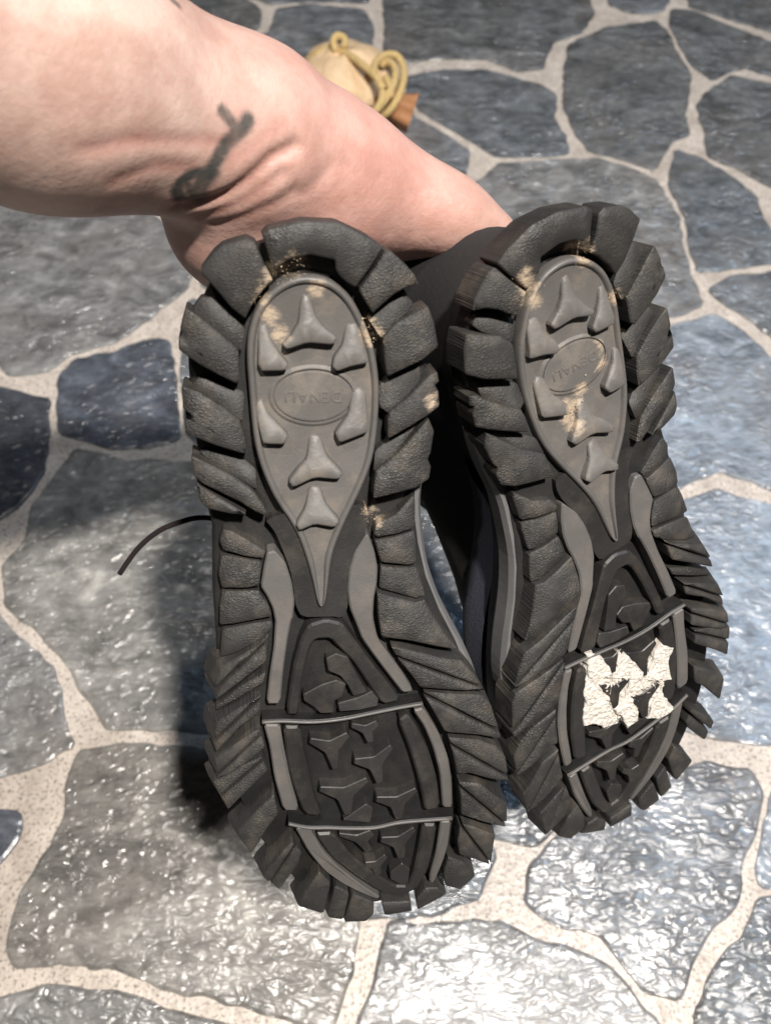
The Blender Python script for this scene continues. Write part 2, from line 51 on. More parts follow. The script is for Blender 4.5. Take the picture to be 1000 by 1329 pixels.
INK_STROKES = [[[-0.0493,0.2388,0.489],[-0.0477,0.2389,0.4861],[-0.046,0.2385,0.4825]],[[-0.0427,0.2424,0.4832],[-0.0441,0.2402,0.4821],[-0.0462,0.2379,0.4814],[-0.049,0.2349,0.4801],[-0.0512,0.2327,0.4782],[-0.0535,0.2308,0.476],[-0.0547,0.23,0.474]],[[-0.0547,0.23,0.474],[-0.0571,0.2285,0.4747],[-0.0603,0.2263,0.4756],[-0.0627,0.2249,0.4747],[-0.0648,0.2244,0.4723],[-0.0652,0.2261,0.4673],[-0.0632,0.2282,0.4639],[-0.0599,0.2294,0.4636]],[[-0.0547,0.23,0.474],[-0.0569,0.2289,0.472],[-0.0593,0.2282,0.4691],[-0.0597,0.2295,0.4635]],[[-0.0615,0.2264,0.4718],[-0.061,0.2278,0.4676]],[[-0.0612,0.2536,0.5142],[-0.0596,0.2546,0.5118]]]
SKIN_CREASES = [[[-0.0822,0.2068,0.4996],[-0.0713,0.2145,0.4969],[-0.062,0.2235,0.4898],[-0.0487,0.2351,0.4802]],[[-0.0781,0.2114,0.4856],[-0.068,0.2184,0.4853],[-0.059,0.2269,0.4777]],[[-0.0659,0.2285,0.4615],[-0.0574,0.2306,0.4616],[-0.0498,0.2326,0.4636],[-0.0421,0.2361,0.4674],[-0.0366,0.2403,0.4707],[-0.0299,0.2458,0.4708]],[[-0.061,0.2326,0.4541],[-0.0507,0.233,0.4576],[-0.0415,0.2356,0.4617],[-0.0339,0.2402,0.4649]],[[-0.0574,0.2344,0.4492],[-0.0438,0.2352,0.4534],[-0.0309,0.2409,0.4566]],[[-0.0273,0.2431,0.4547],[-0.0183,0.2519,0.4586]],[[-0.0482,0.2341,0.4748],[-0.0389,0.2416,0.4769],[-0.0315,0.2489,0.4771]],[[-0.0137,0.2546,0.4564],[-0.0102,0.2516,0.4475],[-0.0089,0.2489,0.4341]],[[-0.0022,0.2586,0.4467],[0.0008,0.2569,0.439],[0.0017,0.2556,0.4265]],[[0.0114,0.2651,0.4361],[0.0129,0.2623,0.4308],[0.0125,0.2594,0.423]],[[-0.0251,0.2559,0.4748],[-0.0181,0.2564,0.4642],[-0.0137,0.2546,0.4564]]]
LACE_END = [[-0.0584,0.1869,0.3118],[-0.0699,0.192,0.3182],[-0.0807,0.1928,0.321],[-0.0899,0.1913,0.3201],[-0.1006,0.1885,0.3162],[-0.1106,0.1831,0.3096],[-0.1194,0.1749,0.3014]]
POUCH_C = [-0.0436,0.9472,-0.0]
POUCH_NECK = [[-0.0044,0.9115,0.022],[0.0174,0.8951,0.02],[0.0305,0.8911,0.017]]
CORDS = [[[-0.0981,0.966,0.012],[-0.093,0.9651,0.03],[-0.0791,0.9578,0.046],[-0.0612,0.957,0.052],[-0.0432,0.9422,0.056],[-0.0256,0.9194,0.058],[-0.0102,0.9004,0.056],[-0.0034,0.8875,0.05]],[[-0.0555,0.9479,0.056],[-0.0588,0.9542,0.062],[-0.0545,0.9607,0.066],[-0.0459,0.9582,0.064],[-0.0466,0.9473,0.06]],[[-0.0034,0.8848,0.05],[-0.005,0.8719,0.046],[-0.0135,0.8646,0.038],[-0.0274,0.868,0.024],[-0.0436,0.8791,0.01]],[[-0.0135,0.9028,0.058],[-0.0103,0.925,0.058],[0.0,0.9407,0.056],[0.0122,0.9455,0.052],[0.0191,0.9347,0.048],[0.0206,0.9153,0.046],[0.0154,0.891,0.042],[0.0051,0.8783,0.032],[-0.0104,0.8789,0.018],[-0.0262,0.8764,0.008]],[[-0.0052,0.9316,0.05],[0.0034,0.9311,0.054],[0.0103,0.9199,0.054],[0.0102,0.9009,0.052],[0.0034,0.8824,0.048],[-0.0085,0.8699,0.038]],[[0.0,0.9034,0.054],[0.0051,0.89,0.052],[0.0051,0.8799,0.046]]]
WHITE_BASE = [(24.1,117.8),(19.6,120.4),(15.6,130.6),(10.4,124.6),(6.8,129.1),(1.8,139.7),(-2.0,138.2),(-8.9,131.7),(-14.7,136.8),(-11.1,143.6),(-10.5,151.2),(-5.7,155.7),(-8.6,167.3),(-2.4,167.9),(7.6,158.4),(9.4,162.1),(14.8,163.0),(16.0,157.9),(25.4,156.1),(33.3,149.9),(31.1,137.6),(27.2,128.4)]
WHITE_PATCHES = [[(24.0,118.3),(19.8,120.2),(16.6,128.9),(16.6,132.9),(26.5,128.1)],[(10.1,124.4),(7.1,129.3),(2.3,140.1),(3.0,142.0),(16.4,134.0),(12.4,131.3)],[(-9.0,131.4),(-14.7,136.8),(-11.1,140.6),(-10.1,150.9),(1.1,143.8),(-3.2,138.9)],[(27.5,128.5),(22.9,130.6),(24.4,133.2),(22.4,137.3),(22.6,142.9),(19.9,149.4),(21.0,153.4),(18.6,157.0),(25.4,156.1),(28.6,151.4),(33.3,149.9),(32.6,142.7),(29.8,139.9),(30.3,135.2)],[(8.3,140.7),(2.0,143.6),(-0.2,148.4),(5.4,146.6),(10.4,147.3),(8.6,157.8),(9.4,162.1),(14.8,163.0),(15.7,156.4),(18.8,149.7),(12.8,148.9)],[(-2.7,156.7),(-6.4,160.6),(-8.6,167.3),(-2.4,167.9),(3.5,164.4),(0.7,159.7)]]
SHANK = [(-18.7,41.8),(-15.3,46.5),(-13.5,51.8),(-10.8,61.1),(-9.9,68.7),(-9.8,75.2),(-7.3,80.4),(1.1,79.5),(7.1,81.8),(9.3,77.0),(9.1,69.9),(10.2,63.0),(12.7,56.2),(16.0,50.7),(17.9,44.6),(17.0,38.9),(7.7,40.4),(-3.1,39.6)]
POD_FLOOR = [(-3.5,88.8),(2.8,88.8),(7.6,94.8),(17.3,111.4),(27.5,126.9),(34.7,150.9),(37.1,172.7),(33.4,204.8),(29.0,214.6),(22.0,211.6),(5.1,189.9),(-5.9,168.5),(-10.7,140.3),(-11.8,124.5),(-10.4,109.9),(-6.6,93.3)]
CRUMBS_L = [(-3.7,-42.5),(-7.5,-41.7),(-10.8,-40.9),(19.2,-21.4),(20.7,-18.8),(19.7,-23.4),(-14.6,-33.8),(19.3,41.6),(20.3,45.1),(-2.6,-44.8),(40.4,3.3)]
CRUMBS_R = [(16.0,-40.7),(14.8,-38.0),(13.0,-35.7),(17.3,-35.1),(-8.7,-37.5),(-8.6,-41.1),(-19.2,-19.5),(7.2,18.7),(4.1,15.3),(-0.4,9.4)]
SC = 1.15
RND = random.Random(7)

# ------------------------------------------------------------------ materials
def mat(name):
    m = bpy.data.materials.new(name); m.use_nodes = True
    nt = m.node_tree; return m, nt, nt.nodes['Principled BSDF']
def N(nt, kind, **kw):
    n = nt.nodes.new(kind)
    for k, v in kw.items():
        if k.startswith('i_'):
            n.inputs[int(k[2:]) if k[2:].isdigit() else k[2:].replace('_', ' ')].default_value = v
        else: setattr(n, k, v)
    return n
def ramp(nt, src, stops, interp='LINEAR'):
    r = nt.nodes.new('ShaderNodeValToRGB'); r.color_ramp.interpolation = interp
    while len(r.color_ramp.elements) < len(stops): r.color_ramp.elements.new(.5)
    for e, (p, c) in zip(r.color_ramp.elements, stops):
        e.position = p; e.color = c if len(c) == 4 else (*c, 1)
    nt.links.new(src, r.inputs[0]); return r.outputs[0]
def mixc(nt, fac, a, b, mode='MIX'):
    m = nt.nodes.new('ShaderNodeMix'); m.data_type = 'RGBA'; m.blend_type = mode
    for s, v in ((0, fac), (6, a), (7, b)):
        if hasattr(v, 'links'): nt.links.new(v, m.inputs[s])
        else: m.inputs[s].default_value = v if not isinstance(v, tuple) or len(v) == 4 else (*v, 1)
    return m.outputs[2]
def math_(nt, op, a, b=0.0, clamp=False):
    m = nt.nodes.new('ShaderNodeMath'); m.operation = op; m.use_clamp = clamp
    for s, v in ((0, a), (1, b)):
        if hasattr(v, 'links'): nt.links.new(v, m.inputs[s])
        else: m.inputs[s].default_value = v
    return m.outputs[0]
def noise(nt, vec, scale, detail=4, rough=.55, dist=0.0):
    n = N(nt, 'ShaderNodeTexNoise'); n.inputs['Scale'].default_value = scale; n.inputs['Detail'].default_value = detail
    n.inputs['Roughness'].default_value = rough; n.inputs['Distortion'].default_value = dist
    nt.links.new(vec, n.inputs['Vector']); return n.outputs['Fac']
def coords(nt): return N(nt, 'ShaderNodeTexCoord').outputs['Object']
def bump(nt, height, strength, dist, prev=None):
    b = N(nt, 'ShaderNodeBump'); b.inputs['Strength'].default_value = strength; b.inputs['Distance'].default_value = dist
    nt.links.new(height, b.inputs['Height'])
    if prev is not None: nt.links.new(prev, b.inputs['Normal'])
    return b.outputs[0]
def remap(nt, vec, scale=(1, 1, 1), rot=0):
    m = N(nt, 'ShaderNodeMapping'); m.inputs['Scale'].default_value = scale; m.inputs['Rotation'].default_value = (0, 0, rot)
    nt.links.new(vec, m.inputs[0]); return m.outputs[0]

def rubber(name, base, dust, dust_amt, hatch, rough=.62, hs=.5):
    m, nt, b = mat(name); v = coords(nt)
    big = noise(nt, v, 45, 5); fine = noise(nt, v, 900, 3, .7); smear = noise(nt, v, 70, 7, .7)
    c1 = mixc(nt, big, tuple(x * .75 for x in base), tuple(x * 1.3 for x in base))
    d = math_(nt, 'MULTIPLY', ramp(nt, smear, [(.48, (0, 0, 0)), (.74, (1, 1, 1))]), dust_amt)
    c2 = mixc(nt, d, c1, dust)
    sp = ramp(nt, fine, [(.62, (0, 0, 0)), (.78, (1, 1, 1))])
    c3 = mixc(nt, math_(nt, 'MULTIPLY', sp, dust_amt * .5), c2, dust)
    nt.links.new(c3, b.inputs['Base Color'])
    nt.links.new(ramp(nt, big, [(.3, (rough - .1,) * 3), (.7, (rough + .12,) * 3)]), b.inputs['Roughness'])
    b.inputs['Specular IOR Level'].default_value = .45
    nb = bump(nt, fine, .25, .0004)
    if hatch:
        vo = N(nt, 'ShaderNodeTexVoronoi', feature='DISTANCE_TO_EDGE'); vo.inputs['Scale'].default_value = 1; vo.inputs['Randomness'].default_value = .75
        dv = N(nt, 'ShaderNodeVectorMath', operation='MULTIPLY_ADD')
        nz = N(nt, 'ShaderNodeTexNoise'); nz.inputs['Scale'].default_value = 90; nt.links.new(v, nz.inputs['Vector'])
        nt.links.new(nz.outputs['Color'], dv.inputs[0]); dv.inputs[1].default_value = (.4, .8, 0); nt.links.new(remap(nt, remap(nt, v, (1, 1, 0), hatch), (640, 1250, 1)), dv.inputs[2])
        nt.links.new(dv.outputs[0], vo.inputs['Vector'])
        hm = math_(nt, 'MULTIPLY', ramp(nt, vo.outputs['Distance'], [(.02, (0, 0, 0)), (.28, (1, 1, 1))]), ramp(nt, noise(nt, v, 60, 3), [(.35, (.15,) * 3), (.6, (1,) * 3)]))
        nb = bump(nt, hm, hs, .0005, nb)
    # dried mud smears (only where the mesh carries mud)
    mud = N(nt, 'ShaderNodeAttribute', attribute_name='mud').outputs['Fac']
    mm = math_(nt, 'MULTIPLY', ramp(nt, math_(nt, 'MULTIPLY', math_(nt, 'ADD', mud, .35), noise(nt, remap(nt, v, (1, 2.2, 1), .5), 260, 8, .8)), [(.42, (0, 0, 0)), (.66, (1, 1, 1))]), ramp(nt, mud, [(.02, (0, 0, 0)), (.25, (1, 1, 1))]))
    nt.links.new(mixc(nt, math_(nt, 'MULTIPLY', mm, .75), c3, (.46, .36, .26)), b.inputs['Base Color'])
    nt.links.new(nb, b.inputs['Normal']); return m
DUST = (.28, .23, .17)
M_LUG = rubber('black_lug_rubber', (.0225, .0214, .0207), DUST, .2, .32)
M_LUG2 = rubber('black_lug_rubber_other_grain', (.0225, .0214, .0207), DUST, .2, -.4)
M_DARK = rubber('black_rubber', (.009, .0088, .0088), DUST, .04, 0, .55)  # channel shade is put into this colour: darker than the same rubber on lugs
M_BUMP = rubber('black_heel_rubber', (.019, .0178, .0175), DUST, .09, .18, .6, .3)
M_POD = rubber('dark_forefoot_rubber', (.0175, .0163, .016), DUST, .11, 0, .48)
M_GREY = rubber('grey_rubber', (.088, .083, .080), (.36, .28, .19), .12, 0, .5)
M_PAD = rubber('dusty_grey_rubber', (.096, .091, .086), (.42, .31, .20), .22, 0, .5)
M_MID = rubber('grey_midsole_foam', (.10, .099, .10), DUST, .1, 0, .6)
def simple(name, c, rough=.7, ns=200, bs=.3, bd=.0006, var=.35, sss=0):
    m, nt, b = mat(name); v = coords(nt); n = noise(nt, v, ns, 5)
    nt.links.new(mixc(nt, n, tuple(x * (1 - var) for x in c), tuple(min(1, x * (1 + var)) for x in c)), b.inputs['Base Color'])
    b.inputs['Roughness'].default_value = rough; nt.links.new(bump(nt, n, bs, bd), b.inputs['Normal'])
    if sss: b.inputs['Subsurface Weight'].default_value = sss; b.inputs['Subsurface Radius'].default_value = (.004, .003, .002); b.inputs['Subsurface Scale'].default_value = 1
    return m
M_UPPER = simple('charcoal_suede', (.013, .0125, .013), .85, 400, .4)
M_LINING = simple('black_lining', (.010, .010, .012), .9, 600)
M_MESH = simple('slate_blue_mesh_fabric', (.035, .038, .055), .8, 900, .6)
M_LACE = simple('dark_maroon_lace', (.010, .005, .006), .95, 900, .5)
M_CRUMB = simple('tan_dried_mud', (.44, .34, .23), .9, 300, .6)
M_WHITE = simple('torn_white_foam', (.50, .465, .42), .85, 190, 1.0, .002, .38)
M_CORD = simple('yellow_cotton_cord', (.76, .54, .24), .85, 420, 1.0, .004, .35)
M_POUCH = simple('cream_leather', (.72, .52, .32), .6, 38, .8, .012, .25)
M_NECK = simple('tan_leather', (.42, .20, .09), .6, 60, .5, .003, .25)

def stone_material(i, tint):
    m, nt, b = mat('slate_print_%d' % i); v = coords(nt)
    mv = remap(nt, v, (1, 1.9, 1), RND.uniform(0, 3.1))
    a = noise(nt, mv, 24, 9, .66, .8); c = noise(nt, v, 90, 7, .66); f = noise(nt, v, 420, 3, .6)
    base = ramp(nt, a, [(.30, tuple(x * .45 for x in tint)), (.46, tuple(x * .95 for x in tint)), (.60, tuple(x * 1.45 for x in tint)), (.72, tuple(x * 2.3 for x in tint))])
    warm = mixc(nt, math_(nt, 'MULTIPLY', ramp(nt, noise(nt, v, 9, 3), [(.5, (0, 0, 0)), (.75, (1, 1, 1))]), .4), base, (.22, .19, .165))
    nt.links.new(mixc(nt, .75, warm, ramp(nt, c, [(.34, (.72, .72, .74)), (.5, (.95, .95, .95)), (.66, (1.18, 1.17, 1.15))]), 'MULTIPLY'), b.inputs['Base Color'])
    b.inputs['Specular IOR Level'].default_value = .9
    nt.links.new(ramp(nt, c, [(.3, (.11,) * 3), (.7, (.22,) * 3)]), b.inputs['Roughness'])
    b.inputs['Coat Weight'].default_value = .4; b.inputs['Coat Roughness'].default_value = .32
    hh = math_(nt, 'MULTIPLY', noise(nt, mv, 80, 1.5, .45, 1.1), ramp(nt, noise(nt, v, 14, 3, .5), [(.36, (.25,) * 3), (.62, (1.15,) * 3)]))
    n1 = bump(nt, hh, .8, .0052)
    n2 = bump(nt, a, .3, .004, n1)
    nt.links.new(bump(nt, f, .1, .0006, n2), b.inputs['Normal']); return m
TINTS = [(.152, .160, .172), (.126, .136, .148), (.195, .195, .195), (.160, .168, .180), (.085, .095, .115), (.055, .060, .072), (.122, .125, .128), (.220, .214, .202), (.20, .224, .258)]  # two darkest have arm shadow painted in; last, pale blue, has cool light
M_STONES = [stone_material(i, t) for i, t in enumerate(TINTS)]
def grout_material():
    m, nt, b = mat('cream_speckled_grout'); v = coords(nt)
    sp = ramp(nt, noise(nt, v, 400, 3, .6), [(.54, (0, 0, 0)), (.62, (1, 1, 1))])
    big = ramp(nt, noise(nt, v, 36, 7, .7), [(.32, (0, 0, 0)), (.68, (1, 1, 1))])
    c = mixc(nt, big, (.40, .345, .30), (.70, .63, .56))
    nt.links.new(mixc(nt, math_(nt, 'MULTIPLY', sp, .75), c, (.15, .12, .11)), b.inputs['Base Color'])
    b.inputs['Roughness'].default_value = .38
    nt.links.new(bump(nt, noise(nt, v, 200, 3), .5, .002), b.inputs['Normal']); return m
M_GROUT = grout_material()
def skin_material():
    m, nt, b = mat('skin'); v = coords(nt)
    a = noise(nt, v, 40, 6, .65); f = noise(nt, v, 330, 5, .7); p = noise(nt, v, 70, 3)
    c = mixc(nt, ramp(nt, a, [(.38, (0, 0, 0)), (.62, (1, 1, 1))]), (.40, .258, .212), (.53, .38, .325))
    at = N(nt, 'ShaderNodeAttribute', attribute_name='flush').outputs['Fac']
    c = mixc(nt, at, c, (.46, .175, .145))
    c = mixc(nt, math_(nt, 'MULTIPLY', ramp(nt, f, [(.5, (0, 0, 0)), (.8, (1, 1, 1))]), .2), c, (.50, .24, .20))
    ink = N(nt, 'ShaderNodeAttribute', attribute_name='ink').outputs['Fac']
    ik = math_(nt, 'MULTIPLY', ink, ramp(nt, p, [(.25, (.65,) * 3), (.6, (1,) * 3)]), True)
    c = mixc(nt, ik, c, (.030, .042, .040))
    nt.links.new(c, b.inputs['Base Color']); b.inputs['Roughness'].default_value = .5
    b.inputs['Subsurface Weight'].default_value = .25; b.inputs['Subsurface Radius'].default_value = (1, .35, .2); b.inputs['Subsurface Scale'].default_value = .004
    nt.links.new(bump(nt, f, .35, .0010, bump(nt, noise(nt, v, 60, 4, .6), .16, .003)), b.inputs['Normal']); return m
M_SKIN = skin_material()

# ------------------------------------------------------------------ mesh helpers
def obj(name, verts, faces, m, parent=None, smooth=False, recalc=True):
    me = bpy.data.meshes.new(name)
    me.from_pydata([tuple(v) for v in verts], [], faces)
    if recalc:
        bm = bmesh.new(); bm.from_mesh(me); bmesh.ops.recalc_face_normals(bm, faces=bm.faces); bm.to_mesh(me); bm.free()
    if smooth: me.polygons.foreach_set('use_smooth', [True] * len(me.polygons))
    me.materials.append(m)
    o = bpy.data.objects.new(name, me); col.objects.link(o)
    if parent: o.parent = parent
    return o
def tag(o, label=None, cat=None, group=None, kind=None):
    for k, v in (('label', label), ('category', cat), ('group', group), ('kind', kind)):
        if v: o[k] = v
    return o
def empty(name, m4):
    o = bpy.data.objects.new(name, None); o.empty_display_size = .05; col.objects.link(o); o.matrix_world = m4; return o
def area2(p): return sum(p[i - 1][0] * p[i][1] - p[i][0] * p[i - 1][1] for i in range(len(p)))
def chaikin(p, r=.25, closed=True):
    out = []; n = len(p)
    if not closed: out.append(p[0])
    for i in range(n if closed else n - 1):
        a, b = p[i], p[(i + 1) % n]
        out += [tuple(a[k] + (b[k] - a[k]) * r for k in range(len(a))), tuple(a[k] + (b[k] - a[k]) * (1 - r) for k in range(len(a)))]
    if not closed: out.append(p[-1])
    return out
def inset(p, d):
    """move a closed outline inwards by d (per-point d allowed)"""
    n = len(p); s = 1 if area2(p) > 0 else -1; out = []
    for i in range(n):
        a, b, c = p[i - 1], p[i], p[(i + 1) % n]
        e1 = Vector((b[0] - a[0], b[1] - a[1])); e2 = Vector((c[0] - b[0], c[1] - b[1]))
        if e1.length < 1e-9: e1 = e2
        if e2.length < 1e-9: e2 = e1
        e1.normalize(); e2.normalize()
        n1 = Vector((-e1.y, e1.x)) * s; n2 = Vector((-e2.y, e2.x)) * s; m = n1 + n2
        if m.length < 1e-6: m = n1.copy()
        m.normalize(); k = min(1.8, 1 / max(.4, m.dot(n1)))
        dd = d[i] if isinstance(d, (list, tuple)) else d
        out.append((b[0] + m.x * dd * k, b[1] + m.y * dd * k))
    return out
def tube(points, r, seg=8, closed=False, cap=True, radii=None):
    P = [Vector(p) for p in points]; n = len(P); V = []; Fs = []
    up = Vector((.31, .22, .93))
    for i in range(n):
        t = (P[(i + 1) % n] - P[i - 1]) if closed else (P[min(i + 1, n - 1)] - P[max(i - 1, 0)])
        t.normalize(); a = t.cross(up)
        if a.length < 1e-3: a = t.cross(Vector((1, 0, 0)))
        a.normalize(); b = t.cross(a); rr = radii[i] if radii else r
        V += [P[i] + (a * math.cos(2 * math.pi * k / seg) + b * math.sin(2 * math.pi * k / seg)) * rr for k in range(seg)]
    for i in range(n if closed else n - 1):
        j = (i + 1) % n
        Fs += [(i * seg + k, i * seg + (k + 1) % seg, j * seg + (k + 1) % seg, j * seg + k) for k in range(seg)]
    if cap and not closed: Fs += [tuple(range(seg)), tuple(range((n - 1) * seg, n * seg))]
    return V, Fs
def spline(pts, sub=6, closed=False):
    P = [Vector(p) for p in pts]; n = len(P); out = []
    for i in range(n if closed else n - 1):
        g = lambda k: P[k % n] if closed else P[max(0, min(n - 1, k))]
        a, b, c, d = g(i - 1), g(i), g(i + 1), g(i + 2)
        for s in range(sub):
            t = s / sub
            out.append(.5 * ((2 * b) + (c - a) * t + (2 * a - 5 * b + 4 * c - d) * t * t + (3 * b - a - 3 * c + d) * t ** 3))
    if not closed: out.append(P[-1])
    return out

# ------------------------------------------------------------------ the floor
def floor():
    fl = obj('floor', [(-3, -2.2, 0), (3, -2.2, 0), (3, 4, 0), (-3, 4, 0)], [(0, 1, 2, 3)], M_GROUT); tag(fl, kind='structure')
    def stone(pts, m, top=.0024, grow=.002):
        p = [(x / 1000, y / 1000) for x, y in pts]
        if area2(p) < 0: p = p[::-1]
        dense = []
        for i in range(len(p)):
            a, b = p[i], p[(i + 1) % len(p)]; L = math.dist(a, b); k = max(1, int(L / .008))
            for s in range(k):
                j = .0016 if s else .0008
                dense.append((a[0] + (b[0] - a[0]) * s / k + RND.uniform(-j, j), a[1] + (b[1] - a[1]) * s / k + RND.uniform(-j, j)))
        q = inset(chaikin(dense, .2), -grow); n = len(q); V = []
        for d, z in ((0, -.0005), (.0008, top * .7), (.0028, top)):
            V += [(x, y, z) for x, y in inset(q, d)]
        F = [(r * n + i, r * n + (i + 1) % n, (r + 1) * n + (i + 1) % n, (r + 1) * n + i) for r in range(2) for i in range(n)]
        F.append(tuple(range(2 * n, 3 * n)))
        return obj('stone', V, F, m, fl, recalc=False)
    cents = []
    STONE_TINT = [2, 4, 5, 7, 2, 4, 7, 2, 2, 3, 1, 8, 8, 8, 2, 1, 0, 6, 6, 6, 6, 1, 6, 1, 0, 0, 6, 1]  # stones below the arm tinted for its shadow, right-hand ones for cool light
    for i, s in enumerate(FLOOR_STONES):
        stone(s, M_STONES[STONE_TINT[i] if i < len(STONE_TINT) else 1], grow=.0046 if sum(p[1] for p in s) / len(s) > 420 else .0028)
        cents.append((sum(p[0] for p in s) / len(s), sum(p[1] for p in s) / len(s)))
    # stones that go on past the edges of the view
    xs0, xs1, ys0, ys1 = -1150, 1150, -480, 1750
    seeds = []
    rg = random.Random(3); y = ys0; row = 0
    while y < ys1:
        x = xs0 + (row % 2) * 95
        while x < xs1:
            seeds.append((x + rg.uniform(-55, 55), y + rg.uniform(-55, 55))); x += 190
        y += 165; row += 1
    def inview(x, y):
        half = 230 + (y + 40) * .235
        return -110 < y < 1210 and abs(x) < half + 60
    outer = [s for s in seeds if not inview(*s)]
    for s in outer:
        poly = [(s[0] - 260, s[1] - 260), (s[0] + 260, s[1] - 260), (s[0] + 260, s[1] + 260), (s[0] - 260, s[1] + 260)]
        for t in outer + cents:
            dx, dy = t[0] - s[0], t[1] - s[1]; dd = math.hypot(dx, dy)
            if dd < 1 or dd > 560: continue
            nx, ny = dx / dd, dy / dd; lim = dd / 2 - 9; res = []
            for i in range(len(poly)):
                a, b = poly[i], poly[(i + 1) % len(poly)]
                fa = (a[0] - s[0]) * nx + (a[1] - s[1]) * ny - lim; fb = (b[0] - s[0]) * nx + (b[1] - s[1]) * ny - lim
                if fa <= 0: res.append(a)
                if fa * fb < 0: u = fa / (fa - fb); res.append((a[0] + (b[0] - a[0]) * u, a[1] + (b[1] - a[1]) * u))
            poly = res
            if len(poly) < 3: break
        if len(poly) >= 3 and abs(area2(poly)) > 9000: stone(poly, M_STONES[rg.randrange(4)], .0011)
floor()

# ------------------------------------------------------------------ the boots
def prof(y):
    t = y / SC / 100; return SC * (PROFILE[0] * t * t + PROFILE[1] * t ** 3)
OUT = chaikin(SOLE_OUTLINE)
OA = np.array(OUT); OB = np.roll(OA, -1, 0)
def edge_dist(x, y):
    p = np.array((x, y)); ab = OB - OA; t = np.clip(((p - OA) * ab).sum(1) / (ab * ab).sum(1), 0, 1)
    return float(np.sqrt((((OA + ab * t[:, None]) - p) ** 2).sum(1)).min())
def out_normal(x, y):
    p = np.array((x, y)); ab = OB - OA; t = np.clip(((p - OA) * ab).sum(1) / (ab * ab).sum(1), 0, 1)
    i = int((((OA + ab * t[:, None]) - p) ** 2).sum(1).argmin()); e = ab[i] / np.linalg.norm(ab[i]); s = 1 if area2(OUT) > 0 else -1
    return e[1] * s, -e[0] * s
def inside(x, y):
    c = False
    for (x0, y0), (x1, y1) in zip(OA, OB):
        if (y0 > y) != (y1 > y) and x < (x1 - x0) * (y - y0) / (y1 - y0) + x0: c = not c
    return c
def limits(poly, y):
    xs = []
    for i in range(len(poly)):
        a, b = poly[i - 1], poly[i]
        if (a[1] > y) != (b[1] > y): xs.append(a[0] + (b[0] - a[0]) * (y - a[1]) / (b[1] - a[1]))
    return (min(xs), max(xs)) if len(xs) >= 2 else None

